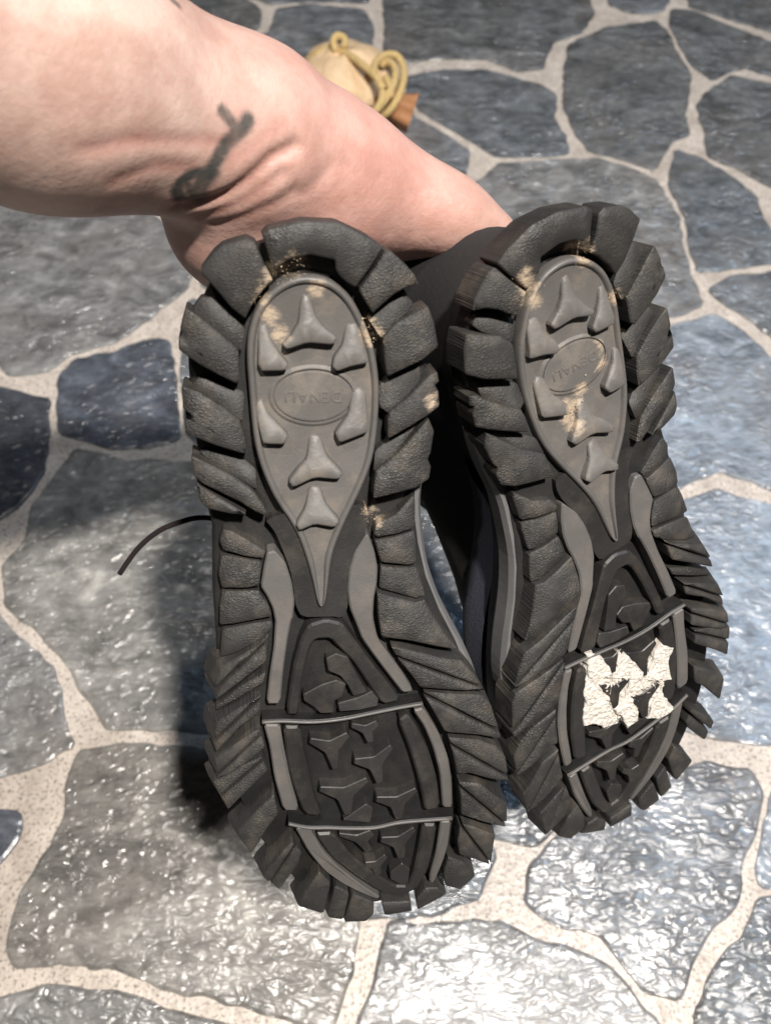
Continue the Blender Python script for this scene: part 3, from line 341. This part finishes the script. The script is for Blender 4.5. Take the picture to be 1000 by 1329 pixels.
def split(poly, gap):
    """cut a long lug into two bars along its length"""
    A = np.array(poly); c = A.mean(0); u, s, vt = np.linalg.svd(A - c); nx, ny = vt[1]; parts = []
    for sg in (1, -1):
        res = []; f = lambda p: sg * ((p[0] - c[0]) * nx + (p[1] - c[1]) * ny) - gap
        for i in range(len(poly)):
            a, b = poly[i], poly[(i + 1) % len(poly)]; fa, fb = f(a), f(b)
            if fa >= 0: res.append(a)
            if fa * fb < 0: k = fa / (fa - fb); res.append((a[0] + (b[0] - a[0]) * k, a[1] + (b[1] - a[1]) * k))
        q = [p for i, p in enumerate(res) if math.dist(p, res[i - 1]) > .4]
        if len(q) >= 3 and abs(area2(q)) > 12: parts.append(q)
    return parts
class Boot:
    def __init__(self, root, mirror):
        self.root = root; self.s = -1 if mirror else 1
    def P(self, x, y, h, roll=True):
        """sole coordinates (mm, h out of the sole) to boot-local metres"""
        z = prof(y) - h
        if roll:
            d = edge_dist(x, y) if inside(x, y) else 0
            if d < 12: z += 2.0 * (1 - d / 12) ** 2
        return (self.s * x / 1000, y / 1000, z / 1000)
    def prism(self, name, pts, top, base, m, bev=.5, grow=.5, soft=.18, parent=None, roll=True, jit=0.0, slope=0.0, cut=0, flare=0.0, shrink=0.0, rough=0.0):
        """bevelled block; slope lowers its heel-side edge, cut refines the top face"""
        p = chaikin(inset(pts, shrink), soft) if soft else pts
        n = len(p); V = []; tilt = RND.uniform(-jit, jit); ys = [q[1] for q in p]; y0, y1 = min(ys), max(ys)
        hh = lambda y: top + tilt - slope * (y1 - y) / max(1e-6, y1 - y0)
        cx, cy = sum(q[0] for q in p) / n, sum(ys) / n
        for (x, y), (gx, gy) in zip(p, inset(p, -grow)):
            k = flare * max(0, 1 - edge_dist(x, y) / 6) if flare else 0
            if k: ox, oy = out_normal(x, y); gx += ox * k; gy += oy * k
            V.append(self.P(gx, gy, base, roll and not k))
        V += [self.P(x, y, hh(y) - bev, roll) for x, y in p]
        cap = inset(p, bev); V += [self.P(x, y, hh(y), roll) for x, y in cap]
        F = [(r * n + i, r * n + (i + 1) % n, (r + 1) * n + (i + 1) % n, (r + 1) * n + i) for r in range(2) for i in range(n)]
        F.append(tuple(range(n)))
        if not cut: F.append(tuple(range(2 * n, 3 * n)))
        else:
            bm = bmesh.new(); vs = [bm.verts.new((x, y, 0)) for x, y in cap]; bm.faces.new(vs); bmesh.ops.triangulate(bm, faces=bm.faces[:], ngon_method='BEAUTY')
            for _ in range(5 if rough else 3):
                ed = [e for e in bm.edges if len(e.link_faces) == 2 and e.calc_length() > cut]
                if not ed: break
                bmesh.ops.subdivide_edges(bm, edges=ed, cuts=1); bmesh.ops.triangulate(bm, faces=[f for f in bm.faces if len(f.verts) > 3])
            bm.verts.index_update(); key = {}
            for v in bm.verts:
                if v.index < n: key[v.index] = 2 * n + v.index
                else: key[v.index] = len(V); V.append(self.P(v.co.x, v.co.y, hh(v.co.y) + RND.uniform(-rough, rough), roll))
            F += [tuple(key[v.index] for v in f.verts) for f in bm.faces]; bm.free()
        o = obj(name, V, F, m, parent or self.root)
        if cut and not rough:
            for f in o.data.polygons[2 * n + 1:]: f.use_smooth = True
        return o
    def sheet(self, name, poly, h, m, rows=40, cols=8, parent=None, skirt=None):
        ys = [p[1] for p in poly]; y0, y1 = min(ys) + .01, max(ys) - .01; V = []; F = []; k = 0
        for r in range(rows + 1):
            y = y0 + (y1 - y0) * (.5 - .5 * math.cos(math.pi * r / rows)); a, b = limits(poly, y)
            V += [self.P(a + (b - a) * c / cols, y, h) for c in range(cols + 1)]
        w = cols + 1
        F = [(r * w + c, r * w + c + 1, (r + 1) * w + c + 1, (r + 1) * w + c) for r in range(rows) for c in range(cols)]
        if skirt is not None:
            border = [c for c in range(w)] + [r * w + cols for r in range(1, rows + 1)] + [rows * w + c for c in range(cols - 1, -1, -1)] + [r * w for r in range(rows - 1, 0, -1)]
            o = len(V); V += [(V[i][0], V[i][1], V[i][2] + (h - skirt) / 1000) for i in border]; n = len(border)
            F += [(border[i], border[(i + 1) % n], o + (i + 1) % n, o + i) for i in range(n)]
            F.append(tuple(range(o, o + n)))
        return obj(name, V, F, m, parent or self.root)

def stack(b, name, rings, m, cap_first=True, cap_last=True, n=64, smooth=True, bulge=0.0):
    """closed contours stacked from the sole into the boot; ring = (depth, y0, y1, width, blend)"""
    ys = [p[1] for p in OUT]; ymin, ymax = min(ys), max(ys); V = []
    for (d, y0, y1, w, bl) in rings:
        for i in range(n):
            t = 2 * math.pi * i / n; cy = -math.cos(t); side = math.sin(t)
            yy = (y0 + y1) / 2 + (y1 - y0) / 2 * cy
            so = ymin + .6 + (ymax - ymin - 1.2) * (cy + 1) / 2
            lo, hi = limits(OUT, so); mid = (lo + hi) / 2; half = (hi - lo) / 2
            f = half / max(1e-3, math.sqrt(max(1e-4, 1 - cy * cy)))
            xo = mid + (side * min(f, 62)) * w
            xe = 6 + 40 * w * side * (abs(side) ** -.15 if abs(side) > .01 else 1)
            x = xo * (1 - bl) + xe * bl
            if bulge and 25 < yy < 115: x += math.copysign(bulge * math.sin(math.pi * (yy - 25) / 90) ** 1, side)
            V.append((b.s * x / 1000, yy / 1000, (prof(max(-50, min(yy, 175))) * (1 - .55 * bl) + d) / 1000))
    F = [(r * n + i, r * n + (i + 1) % n, (r + 1) * n + (i + 1) % n, (r + 1) * n + i) for r in range(len(rings) - 1) for i in range(n)]
    if cap_first: F.append(tuple(range(n)))
    if cap_last: F.append(tuple(range((len(rings) - 1) * n, len(rings) * n)))
    return obj(name, V, F, m, b.root, smooth=smooth)

def midsole_panel(b):
    V = []; cols, rows = 26, 5; ymn, ymx = -56.5, 228.9
    for r in range(rows + 1):
        for c in range(cols + 1):
            y = 14 + 108 * c / cols; d = 7.4 + 12.5 * r / rows
            lo, hi = limits(OUT, y); bul = 4.9 * math.sin(math.pi * (y - 14) / 108) ** .8
            x = (lo + hi) / 2 + (hi - lo) / 2 * .97 + bul + (-1.2 if r in (0, rows) else 0)
            V.append((b.s * x / 1000, y / 1000, (prof(y) + d) / 1000))
    w = cols + 1
    F = [(r * w + c, r * w + c + 1, (r + 1) * w + c + 1, (r + 1) * w + c) for r in range(rows) for c in range(cols)]
    n = len(V); V += [(x - b.s * .006, y, z) for x, y, z in V]; F += [tuple(n + i for i in f[::-1]) for f in F]
    border = [c for c in range(w)] + [r * w + cols for r in range(1, rows + 1)] + [rows * w + c for c in range(cols - 1, -1, -1)] + [r * w for r in range(rows - 1, 0, -1)]
    F += [(border[i], border[(i + 1) % len(border)], n + border[(i + 1) % len(border)], n + border[i]) for i in range(len(border))]
    obj('midsole_panel', V, F, M_MID, b.root)

def make_boot(m4, mirror, label):
    root = empty('hiking_boot', m4); tag(root, label, 'boot', 'pair of hiking boots held by the heels')
    b = Boot(root, mirror)
    # outsole body: channel floor and side wall
    base = inset(OUT, 4.6)
    b.sheet('outsole', base, -5.5, M_DARK, 70, 10, skirt=-14)
    for i, p in enumerate(RIM_LUGS):
        smoothlug = i in (0, 1); bars = split(p, .28) if i in (11, 12, 13, 14, 15, 22, 24, 25, 26, 27, 28) else [p]
        for k, q in enumerate(bars):
            b.prism('tread_lug', q, 2.8 if smoothlug else 4.4, -10.0, M_BUMP if smoothlug else (M_LUG if i % 3 else M_LUG2), .45, .1, .08, jit=.3 if len(bars) == 1 else .5, slope=.6 if smoothlug else 2.0 / len(bars), cut=7, flare=4.5 if i > 18 else 2.0 if i > 14 else 0, shrink=.3 if i > 1 else .1)
    for i, p in enumerate(ARCH_LUGS):
        b.prism('tread_ramp' if i < 6 else 'arch_lug', p, 1.9 if i < 6 else .6, -8, M_BUMP if i < 6 else (M_LUG2 if i % 2 else M_LUG), .12 if i < 6 else .35, .2, .10, jit=.2, slope=5.0 if i < 6 else .9, cut=7, shrink=-.9 if i < 6 else 0)
    b.sheet('shank', chaikin(SHANK), .1, M_POD, 26, 6, skirt=-7)
    for p in RING_PIECES: b.prism('forefoot_ring', p, 1.2, -7, M_POD, .8, .2, .16)
    for p in GREY_INSERTS: b.prism('grey_insert', p, 1.0, -7, M_GREY, .6, .1, .14)
    b.sheet('forefoot_floor', chaikin(POD_FLOOR), -3.9, M_DARK, 40, 8, skirt=-7)
    for p in POD_LUGS: b.prism('forefoot_lug', p, 1.9, -7, M_POD, .3, .5, .07, jit=.3, slope=1.2)
    for p in FLEX_RIDGES:
        c = [(q.x, q.y) for q in spline([(x, y, 0) for x, y in p], 4)]; w = .62
        strip = [(x, y - w) for x, y in c] + [(x, y + w) for x, y in c[::-1]]
        fr = b.prism('flex_rib', strip, .9, -7, M_DARK, .2, .0, 0)
        V, F = tube([b.P(x, y + .25, 1.0) for x, y in c], .00062, 8); obj('flex_ridge', V, F, M_GREY, fr, smooth=True)
    # heel pad with its rolled rim, studs and oval badge
    po = chaikin(chaikin(PAD_OUTLINE)); hw = []
    for x, y in po:
        l = limits(po, min(max(y, min(q[1] for q in po) + .3), max(q[1] for q in po) - .3)); hw.append((l[1] - l[0]) / 2 if y > 30 else 20)
    n = len(po); V = []; sc = [min(1, w / 4.2) for w in hw]
    for d, h in ((-.2, -3), (0, .9), (.5, 1.9), (1.3, 2.2), (2.0, 1.7), (2.7, .3)):
        V += [b.P(x, y, h) for x, y in inset(po, [d * s for s in sc])]
    F = [(r * n + i, r * n + (i + 1) % n, (r + 1) * n + (i + 1) % n, (r + 1) * n + i) for r in range(5) for i in range(n)]
    pad = b.sheet('heel_pad', inset(po, [2.0 * s for s in sc]), .7, M_PAD, 70, 24)
    obj('pad_rim', V, F, M_GREY, pad, smooth=True)
    for p in HEEL_STUDS: b.prism('heel_stud', p, 5.0, .3, M_PAD, .4, .2, .14, parent=pad, slope=4.0, cut=6)
    ex, ey, ea, eb, rot = .5, -.4, 13.2, 8.9, .06
    def ell(k, e=0):
        o = []
        for i in range(48):
            t = 2 * math.pi * i / 48; u, v = (ea + e) * math.cos(t), (eb + e) * math.sin(t)
            o.append((ex + u * math.cos(rot) - v * math.sin(rot), ey + u * math.sin(rot) + v * math.cos(rot)))
        return o
    V = []
    for e, h in ((1.9, .6), (.75, 1.35), (.35, 1.35), (.25, .3), (-.2, .3), (-.3, 1.25), (-.8, 1.35)): V += [b.P(x, y, h) for x, y in ell(0, e)]
    F = [(r * 48 + i, r * 48 + (i + 1) % 48, (r + 1) * 48 + (i + 1) % 48, (r + 1) * 48 + i) for r in range(6) for i in range(48)] + [tuple(range(6 * 48, 7 * 48))]
    badge = obj('oval_badge', V, F, M_PAD, pad)
    cu = bpy.data.curves.new('lettering', 'FONT'); cu.body = 'DENALI'; cu.size = .0052; cu.extrude = .00015; cu.bevel_depth = .0001
    cu.align_x = 'CENTER'; cu.align_y = 'CENTER'; cu.space_character = 1.12
    tmp = bpy.data.objects.new('t', cu); col.objects.link(tmp); bpy.context.view_layer.update()
    me = bpy.data.meshes.new_from_object(tmp.evaluated_get(bpy.context.evaluated_depsgraph_get())); bpy.data.objects.remove(tmp)
    me.materials.clear(); me.materials.append(M_PAD)
    lt = bpy.data.objects.new('lettering', me); col.objects.link(lt); lt.parent = badge
    # seen from outside the sole, reading upside down
    lt.matrix_local = Matrix.Translation((b.s * .0005, -.0004, prof(0) / 1000 - .00135)) @ Matrix.Rotation(b.s * .06, 4, 'Z') @ Matrix.Rotation(math.pi, 4, 'Z') @ Matrix.Rotation(math.pi, 4, 'X')
    # midsole and upper
    stack(b, 'midsole', [(7, -49, 219, .90, 0), (8, -51, 222, .94, 0), (16, -52, 222, .95, 0), (25, -50, 218, .92, 0), (27, -47, 214, .86, 0)], M_DARK, bulge=4.5)
    midsole_panel(b)
    up = stack(b, 'upper', [(24, -42, 213, .80, 0), (34, -43, 215, .84, 0), (46, -43, 210, .84, 0), (58, -43, 196, .80, .25), (70, -43, 176, .84, .6), (84, -44, 152, .92, .9), (100, -43, 130, .92, 1), (120, -44, 126, .92, 1), (134, -45, 122, .90, 1)], M_UPPER, True, False)
    stack(b, 'collar', [(128, -46, 125, .94, 1), (134, -48, 125, .98, 1), (142, -48, 122, 1.0, 1), (147, -45, 118, .92, 1), (143, -41, 112, .80, 1), (120, -37, 88, .72, 1), (80, -34, 80, .68, 1), (45, -32, 70, .6, 1)], M_LINING, False, True)
    # side panels of blue-grey mesh
    for sd in (-1, 1):
        V = []; cols, rows = 14, 6
        for r in range(rows + 1):
            for c in range(cols + 1):
                y = 62 + 95 * c / cols - r * 3; d = 29 + 24 * r / rows
                lo, hi = limits(OUT, -56 + 285 * (y + 49) / 264); mid = (lo + hi) / 2; half = (hi - lo) / 2
                k = .885 if d < 46 else .885 - (d - 46) * .009
                V.append((b.s * (mid + sd * (half * k + 1.6)) / 1000, y / 1000, (prof(min(y, 175)) + d) / 1000))
        w = cols + 1
        obj('mesh_panel', V, [(r * w + c, r * w + c + 1, (r + 1) * w + c + 1, (r + 1) * w + c) for r in range(rows) for c in range(cols)], M_MESH, up, smooth=True)
    # tongue and laces across the instep
    V = []; F = []
    for i in range(9):
        t = i / 8; y = 182 - 76 * t; d = 57 + 94 * t
        for k, (x, e) in enumerate(((-24, -4), (-12, 1), (0, 3), (12, 1), (24, -4), (24, -9), (0, -3), (-24, -9))): V.append((b.s * (x * (1 - .1 * t) + 3) / 1000, (y + e * .7) / 1000, (prof(min(y, 175)) * .5 + d + e) / 1000))
    F = [(i * 8 + k, i * 8 + (k + 1) % 8, (i + 1) * 8 + (k + 1) % 8, (i + 1) * 8 + k) for i in range(8) for k in range(8)] + [tuple(range(8)), tuple(range(64, 72))]
    obj('tongue', V, F, M_UPPER, root, smooth=True)
    for i in range(5):
        t = i / 5; y = 180 - 58 * t; d = 60 + 64 * t; zz = (prof(min(y, 175)) * .5 + d)
        V, F = tube(spline([(b.s * x / 1000, (y + dy) / 1000, (zz + e) / 1000) for x, dy, e in ((-21, 4, -6), (-12, 4, 4), (3, 2, 7), (16, 6, 4), (25, 8, -6))], 4), .0017, 7)
        obj('lace', V, F, M_LACE, root, smooth=True)
    return b

def pose(p):
    m = Matrix([list(p[0][i]) + [p[1][i]] for i in range(3)] + [[0, 0, 0, 1]]); return m
bl = make_boot(pose(POSE_L), False, 'black hiking boot on the left, dusty grey heel pad, clean dark forefoot lugs')
br = make_boot(pose(POSE_R), True, 'black hiking boot on the right with torn white patch on its forefoot lugs')
# a loose lace of the left boot
inv = bl.root.matrix_world.inverted()
V, F = tube(spline([inv @ Vector(p) for p in LACE_END], 6), .0012, 8)
obj('loose_lace', V, F, M_LACE, bl.root, smooth=True)
# torn white patches on the right forefoot
for p in WHITE_PATCHES:
    q = []
    rg = random.Random(int(p[0][0] * 10))
    for i in range(len(p)):
        a, c = p[i], p[(i + 1) % len(p)]; k = max(1, int(math.dist(a, c) / 1.6))
        for s in range(k): q.append((a[0] + (c[0] - a[0]) * s / k + rg.uniform(-.55, .55), a[1] + (c[1] - a[1]) * s / k + rg.uniform(-.55, .55)))
    br.prism('torn_white_patch', inset(q, -.5), 2.3, -1.5, M_WHITE, .3, .3, 0, slope=.9, jit=.3, cut=1.6, rough=.45)
q = []; rg = random.Random(11)
for i in range(len(WHITE_BASE)):
    a, c = WHITE_BASE[i], WHITE_BASE[(i + 1) % len(WHITE_BASE)]; k = max(1, int(math.dist(a, c) / 1.3))
    for s in range(k): q.append((a[0] + (c[0] - a[0]) * s / k + rg.uniform(-.5, .5), a[1] + (c[1] - a[1]) * s / k + rg.uniform(-.5, .5)))
br.prism('torn_white_patch', q, .6, -5, M_WHITE, .3, .3, 0, cut=1.8, rough=.7)
# crumbs of dried mud
def crumb(b, x, y, seed):
    rg = random.Random(seed); V = []; F = []
    for k in range(9):
        cx, cy, r = x + rg.gauss(0, 2.0), y + rg.gauss(0, 2.0), rg.uniform(.06, .22) * (1.8 if k < 2 else 1); o = len(V)
        for (i, j, l) in ((1, 0, 0), (-1, 0, 0), (0, 1, 0), (0, -1, 0), (0, 0, 1), (0, 0, -1)):
            px, py, pz = b.P(cx + i * r * rg.uniform(.6, 1.3), cy + j * r * rg.uniform(.6, 1.3), 2.0 + l * r * .7, False); V.append((px, py, pz))
        F += [(o + a, o + c, o + d) for a in (0, 1) for c in (2, 3) for d in (4, 5)]
    obj('mud_crumb', V, F, M_CRUMB, b.root)
for i, (x, y) in enumerate(CRUMBS_L): crumb(bl, x, y, i)
for i, (x, y) in enumerate(CRUMBS_R): crumb(br, x, y, 50 + i)

def muddy(b, spots, r):
    S = np.array(spots)
    for o in b.root.children_recursive:
        if o.type != 'MESH' or o.name.startswith(('mud', 'upper', 'collar', 'lace', 'tongue', 'torn', 'mid', 'mesh', 'loose', 'letter')): continue
        n = len(o.data.vertices); co = np.empty(n * 3); o.data.vertices.foreach_get('co', co); co = co.reshape(n, 3) * 1000
        d = np.sqrt((co[:, None, 0] * b.s - S[None, :, 0]) ** 2 + (co[:, None, 1] - S[None, :, 1]) ** 2).min(1)
        m = np.exp(-(d / r) ** 2); m[m < .03] = 0
        if m.max() > 0:
            at = o.data.attributes.new('mud', 'FLOAT', 'POINT'); at.data.foreach_set('value', m.astype(np.float32))
muddy(bl, CRUMBS_L + [(-12, -28), (-9, -22), (3, -36)], 4.2)
muddy(br, CRUMBS_R + [(12, -30), (-9, -3), (-10, 3), (6, 14), (5, 22)], 4.6)

# ------------------------------------------------------------------ the arm and hand
def seg_dist(P, line):
    d = np.full(len(P), 1e9)
    for a, b in zip(line[:-1], line[1:]):
        a = np.array(a); ba = np.array(b) - a; t = np.clip(((P - a) @ ba) / max(1e-12, ba @ ba), 0, 1)
        d = np.minimum(d, np.linalg.norm(P - (a + t[:, None] * ba), axis=1))
    return d
def arm():
    B = [(np.array(a), ra, np.array(c), rc) for a, ra, c, rc in ARM_BONES]
    lo = np.min([np.minimum(a - ra, c - rc) for a, ra, c, rc in B], 0) - .008; hi = np.max([np.maximum(a + ra, c + rc) for a, ra, c, rc in B], 0) + .008
    h = .0025; dim = np.ceil((hi - lo) / h).astype(int) + 1
    ax = [(lo[i] + h * np.arange(dim[i])).astype(np.float32) for i in range(3)]
    X, Y, Z = np.meshgrid(*ax, indexing='ij'); D = None
    for a, ra, c, rc in B:
        ba = c - a; L = float(ba @ ba)
        t = np.clip(((X - a[0]) * ba[0] + (Y - a[1]) * ba[1] + (Z - a[2]) * ba[2]) / L, 0, 1)
        e = np.sqrt((X - a[0] - t * ba[0]) ** 2 + (Y - a[1] - t * ba[1]) ** 2 + (Z - a[2] - t * ba[2]) ** 2) - (ra + (rc - ra) * t)
        if D is None: D = e
        else:
            k = .016; g = np.maximum(k - np.abs(D - e), 0) / k; D = np.minimum(D, e) - g * g * k * .25
    # surface nets
    I = (D < 0); nx, ny, nz = D.shape
    corners = [(i, j, k) for i in (0, 1) for j in (0, 1) for k in (0, 1)]
    sub = lambda A, c: A[c[0]:nx - 1 + c[0], c[1]:ny - 1 + c[1], c[2]:nz - 1 + c[2]]
    cnt = sum(sub(I, c).astype(np.int8) for c in corners); cells = (cnt > 0) & (cnt < 8)
    idx = -np.ones(cells.shape, int); ci = np.argwhere(cells); idx[cells] = np.arange(len(ci))
    acc = np.zeros((len(ci), 3)); num = np.zeros(len(ci))
    vals = {c: D[ci[:, 0] + c[0], ci[:, 1] + c[1], ci[:, 2] + c[2]] for c in corners}
    for c in corners:
        for axis in range(3):
            if c[axis] == 1: continue
            e = list(c); e[axis] = 1; va, vb = vals[c], vals[tuple(e)]; cross = (va < 0) != (vb < 0)
            t = np.where(cross, va / np.where(cross, va - vb, 1), 0)
            p = np.tile(np.array(c, float), (len(ci), 1)); p[:, axis] += t
            acc[cross] += p[cross]; num[cross] += 1
    V = lo + (ci + acc / num[:, None]) * h; F = []
    for axis in range(3):
        u, w = [(1, 2), (2, 0), (0, 1)][axis]
        s0 = [slice(1, -1)] * 3; s0[axis] = slice(0, -1); s1 = list(s0); s1[axis] = slice(1, None)
        s0[axis] = slice(0, D.shape[axis] - 1); A = I[tuple(s0)]; C = I[tuple(s1)]
        for flip in (0, 1):
            e = np.argwhere((A & ~C) if not flip else (~A & C))
            for k in range(3):
                if k != axis: e[:, k] += 1
            def cell(du, dw):
                q = e.copy(); q[:, u] -= du; q[:, w] -= dw; return idx[q[:, 0], q[:, 1], q[:, 2]]
            q = [cell(0, 0), cell(1, 0), cell(1, 1), cell(0, 1)]
            if flip: q = q[::-1]
            F.append(np.stack(q, 1))
    F = np.concatenate(F); F = F[(F >= 0).all(1)]
    me = bpy.data.meshes.new('arm'); me.from_pydata(V.tolist(), [], F.tolist()); me.update()
    bm = bmesh.new(); bm.from_mesh(me)
    for _ in range(2): bmesh.ops.smooth_vert(bm, verts=bm.verts, factor=.5, use_axis_x=True, use_axis_y=True, use_axis_z=True)
    allp = np.array([p for l in INK_STROKES + SKIN_CREASES for p in l]); c0, c1 = allp.min(0) - .006, allp.max(0) + .006
    def near(v): return all(c0[i] < v.co[i] < c1[i] for i in range(3))
    ed = [e for e in bm.edges if near(e.verts[0]) and near(e.verts[1])]
    bmesh.ops.subdivide_edges(bm, edges=ed, cuts=1, use_grid_fill=True)
    bmesh.ops.triangulate(bm, faces=[f for f in bm.faces if len(f.verts) > 4])
    bmesh.ops.recalc_face_normals(bm, faces=bm.faces); bm.to_mesh(me); bm.free()
    n = len(me.vertices); P = np.empty(n * 3); me.vertices.foreach_get('co', P); P = P.reshape(n, 3)
    NO = np.empty(n * 3); me.vertex_normals.foreach_get('vector', NO); NO = NO.reshape(n, 3)
    ink = np.zeros(n); dis = np.zeros(n); fl = np.zeros(n)
    for l, wd in zip(INK_STROKES, (.0018, .0024, .0022, .0032, .0016, .0012)): ink = np.maximum(ink, np.clip(1.9 - 1.35 * seg_dist(P, l) / wd, 0, 1) * .94)
    for l, dp in zip(SKIN_CREASES, (.55, .4, 1.9, 1.0, .7, .5, .3, .4, .35, .35, .3)):
        d = seg_dist(P, l); dis -= dp / 1000 * np.exp(-(d / .0026) ** 2) - .22 * dp / 1000 * np.exp(-((d - .007) / .005) ** 2); fl = np.maximum(fl, .35 * np.exp(-(d / .003) ** 2))
    # redder heel of the hand and thumb side
    hp = np.array(ARM_BONES[7][0]); fl = np.maximum(fl, .55 * np.clip(1 - np.linalg.norm(P - hp, axis=1) / .05, 0, 1))
    hp = np.array(ARM_BONES[3][0]); fl = np.maximum(fl, .6 * np.clip(1 - np.linalg.norm(P - hp, axis=1) / .085, 0, 1))
    P = P + NO * dis[:, None]; me.vertices.foreach_set('co', P.ravel())
    for nm, a in (('ink', ink), ('flush', fl)):
        at = me.attributes.new(nm, 'FLOAT', 'POINT'); at.data.foreach_set('value', a.astype(np.float32))
    me.polygons.foreach_set('use_smooth', [True] * len(me.polygons)); me.materials.append(M_SKIN); me.update()
    o = bpy.data.objects.new('person', me); col.objects.link(o)
    tag(o, 'bare forearm with a small wrist tattoo, hand gripping both boots by their heels', 'person')
arm()

# ------------------------------------------------------------------ the drawstring pouch on the floor
def pouch():
    cx, cy, _ = POUCH_C
    root = empty('drawstring_pouch', Matrix.Translation((cx, cy, 0))); tag(root, 'small cream leather drawstring pouch wrapped in yellow cord on the floor', 'pouch')
    rg = random.Random(5); V = []; F = []; nu, nv = 40, 20
    for j in range(nv + 1):
        th = math.pi * j / nv
        for i in range(nu):
            ph = 2 * math.pi * i / nu
            r = 1 + .05 * math.sin(3 * ph + 2 * th) + .035 * math.sin(7 * ph + th * 3) * math.sin(th)
            x = .060 * r * math.sin(th) * math.cos(ph); y = .052 * r * math.sin(th) * math.sin(ph); z = .026 + .030 * r * math.cos(th)
            if z < .003: z = .003 + (z - .003) * .1
            # the sack narrows towards its neck, at the right and towards the viewer
            s = (x * .75 - y * .55) / .055; k = 1 - .16 * max(0, s)
            V.append((x, y, z * (1 - .18 * max(0, s))))
    F = [(j * nu + i, j * nu + (i + 1) % nu, (j + 1) * nu + (i + 1) % nu, (j + 1) * nu + i) for j in range(nv) for i in range(nu)]
    obj('sack', V, F, M_POUCH, root, smooth=True)
    o = Vector((cx, cy, 0)); pts = spline([Vector(p) - o for p in POUCH_NECK], 6); n = len(pts)
    V, F = tube(pts, .016, 24, radii=[.014 + .006 * (i / (n - 1)) ** 1.5 for i in range(n)])
    V = [v + (v - pts[i // 24]) * (.22 * math.sin((i % 24) * 2 * math.pi / 24 * 6) * (i // 24) / n) for i, v in enumerate(V)]
    V = [Vector((v.x, v.y, max(v.z, .002))) for v in V]
    obj('gathered_neck', V, F, M_NECK, root, smooth=True)
    for c in CORDS:
        V, F = tube(spline([Vector(p) - o for p in c], 7), .0042, 10); obj('cord', V, F, M_CORD, root, smooth=True)
pouch()
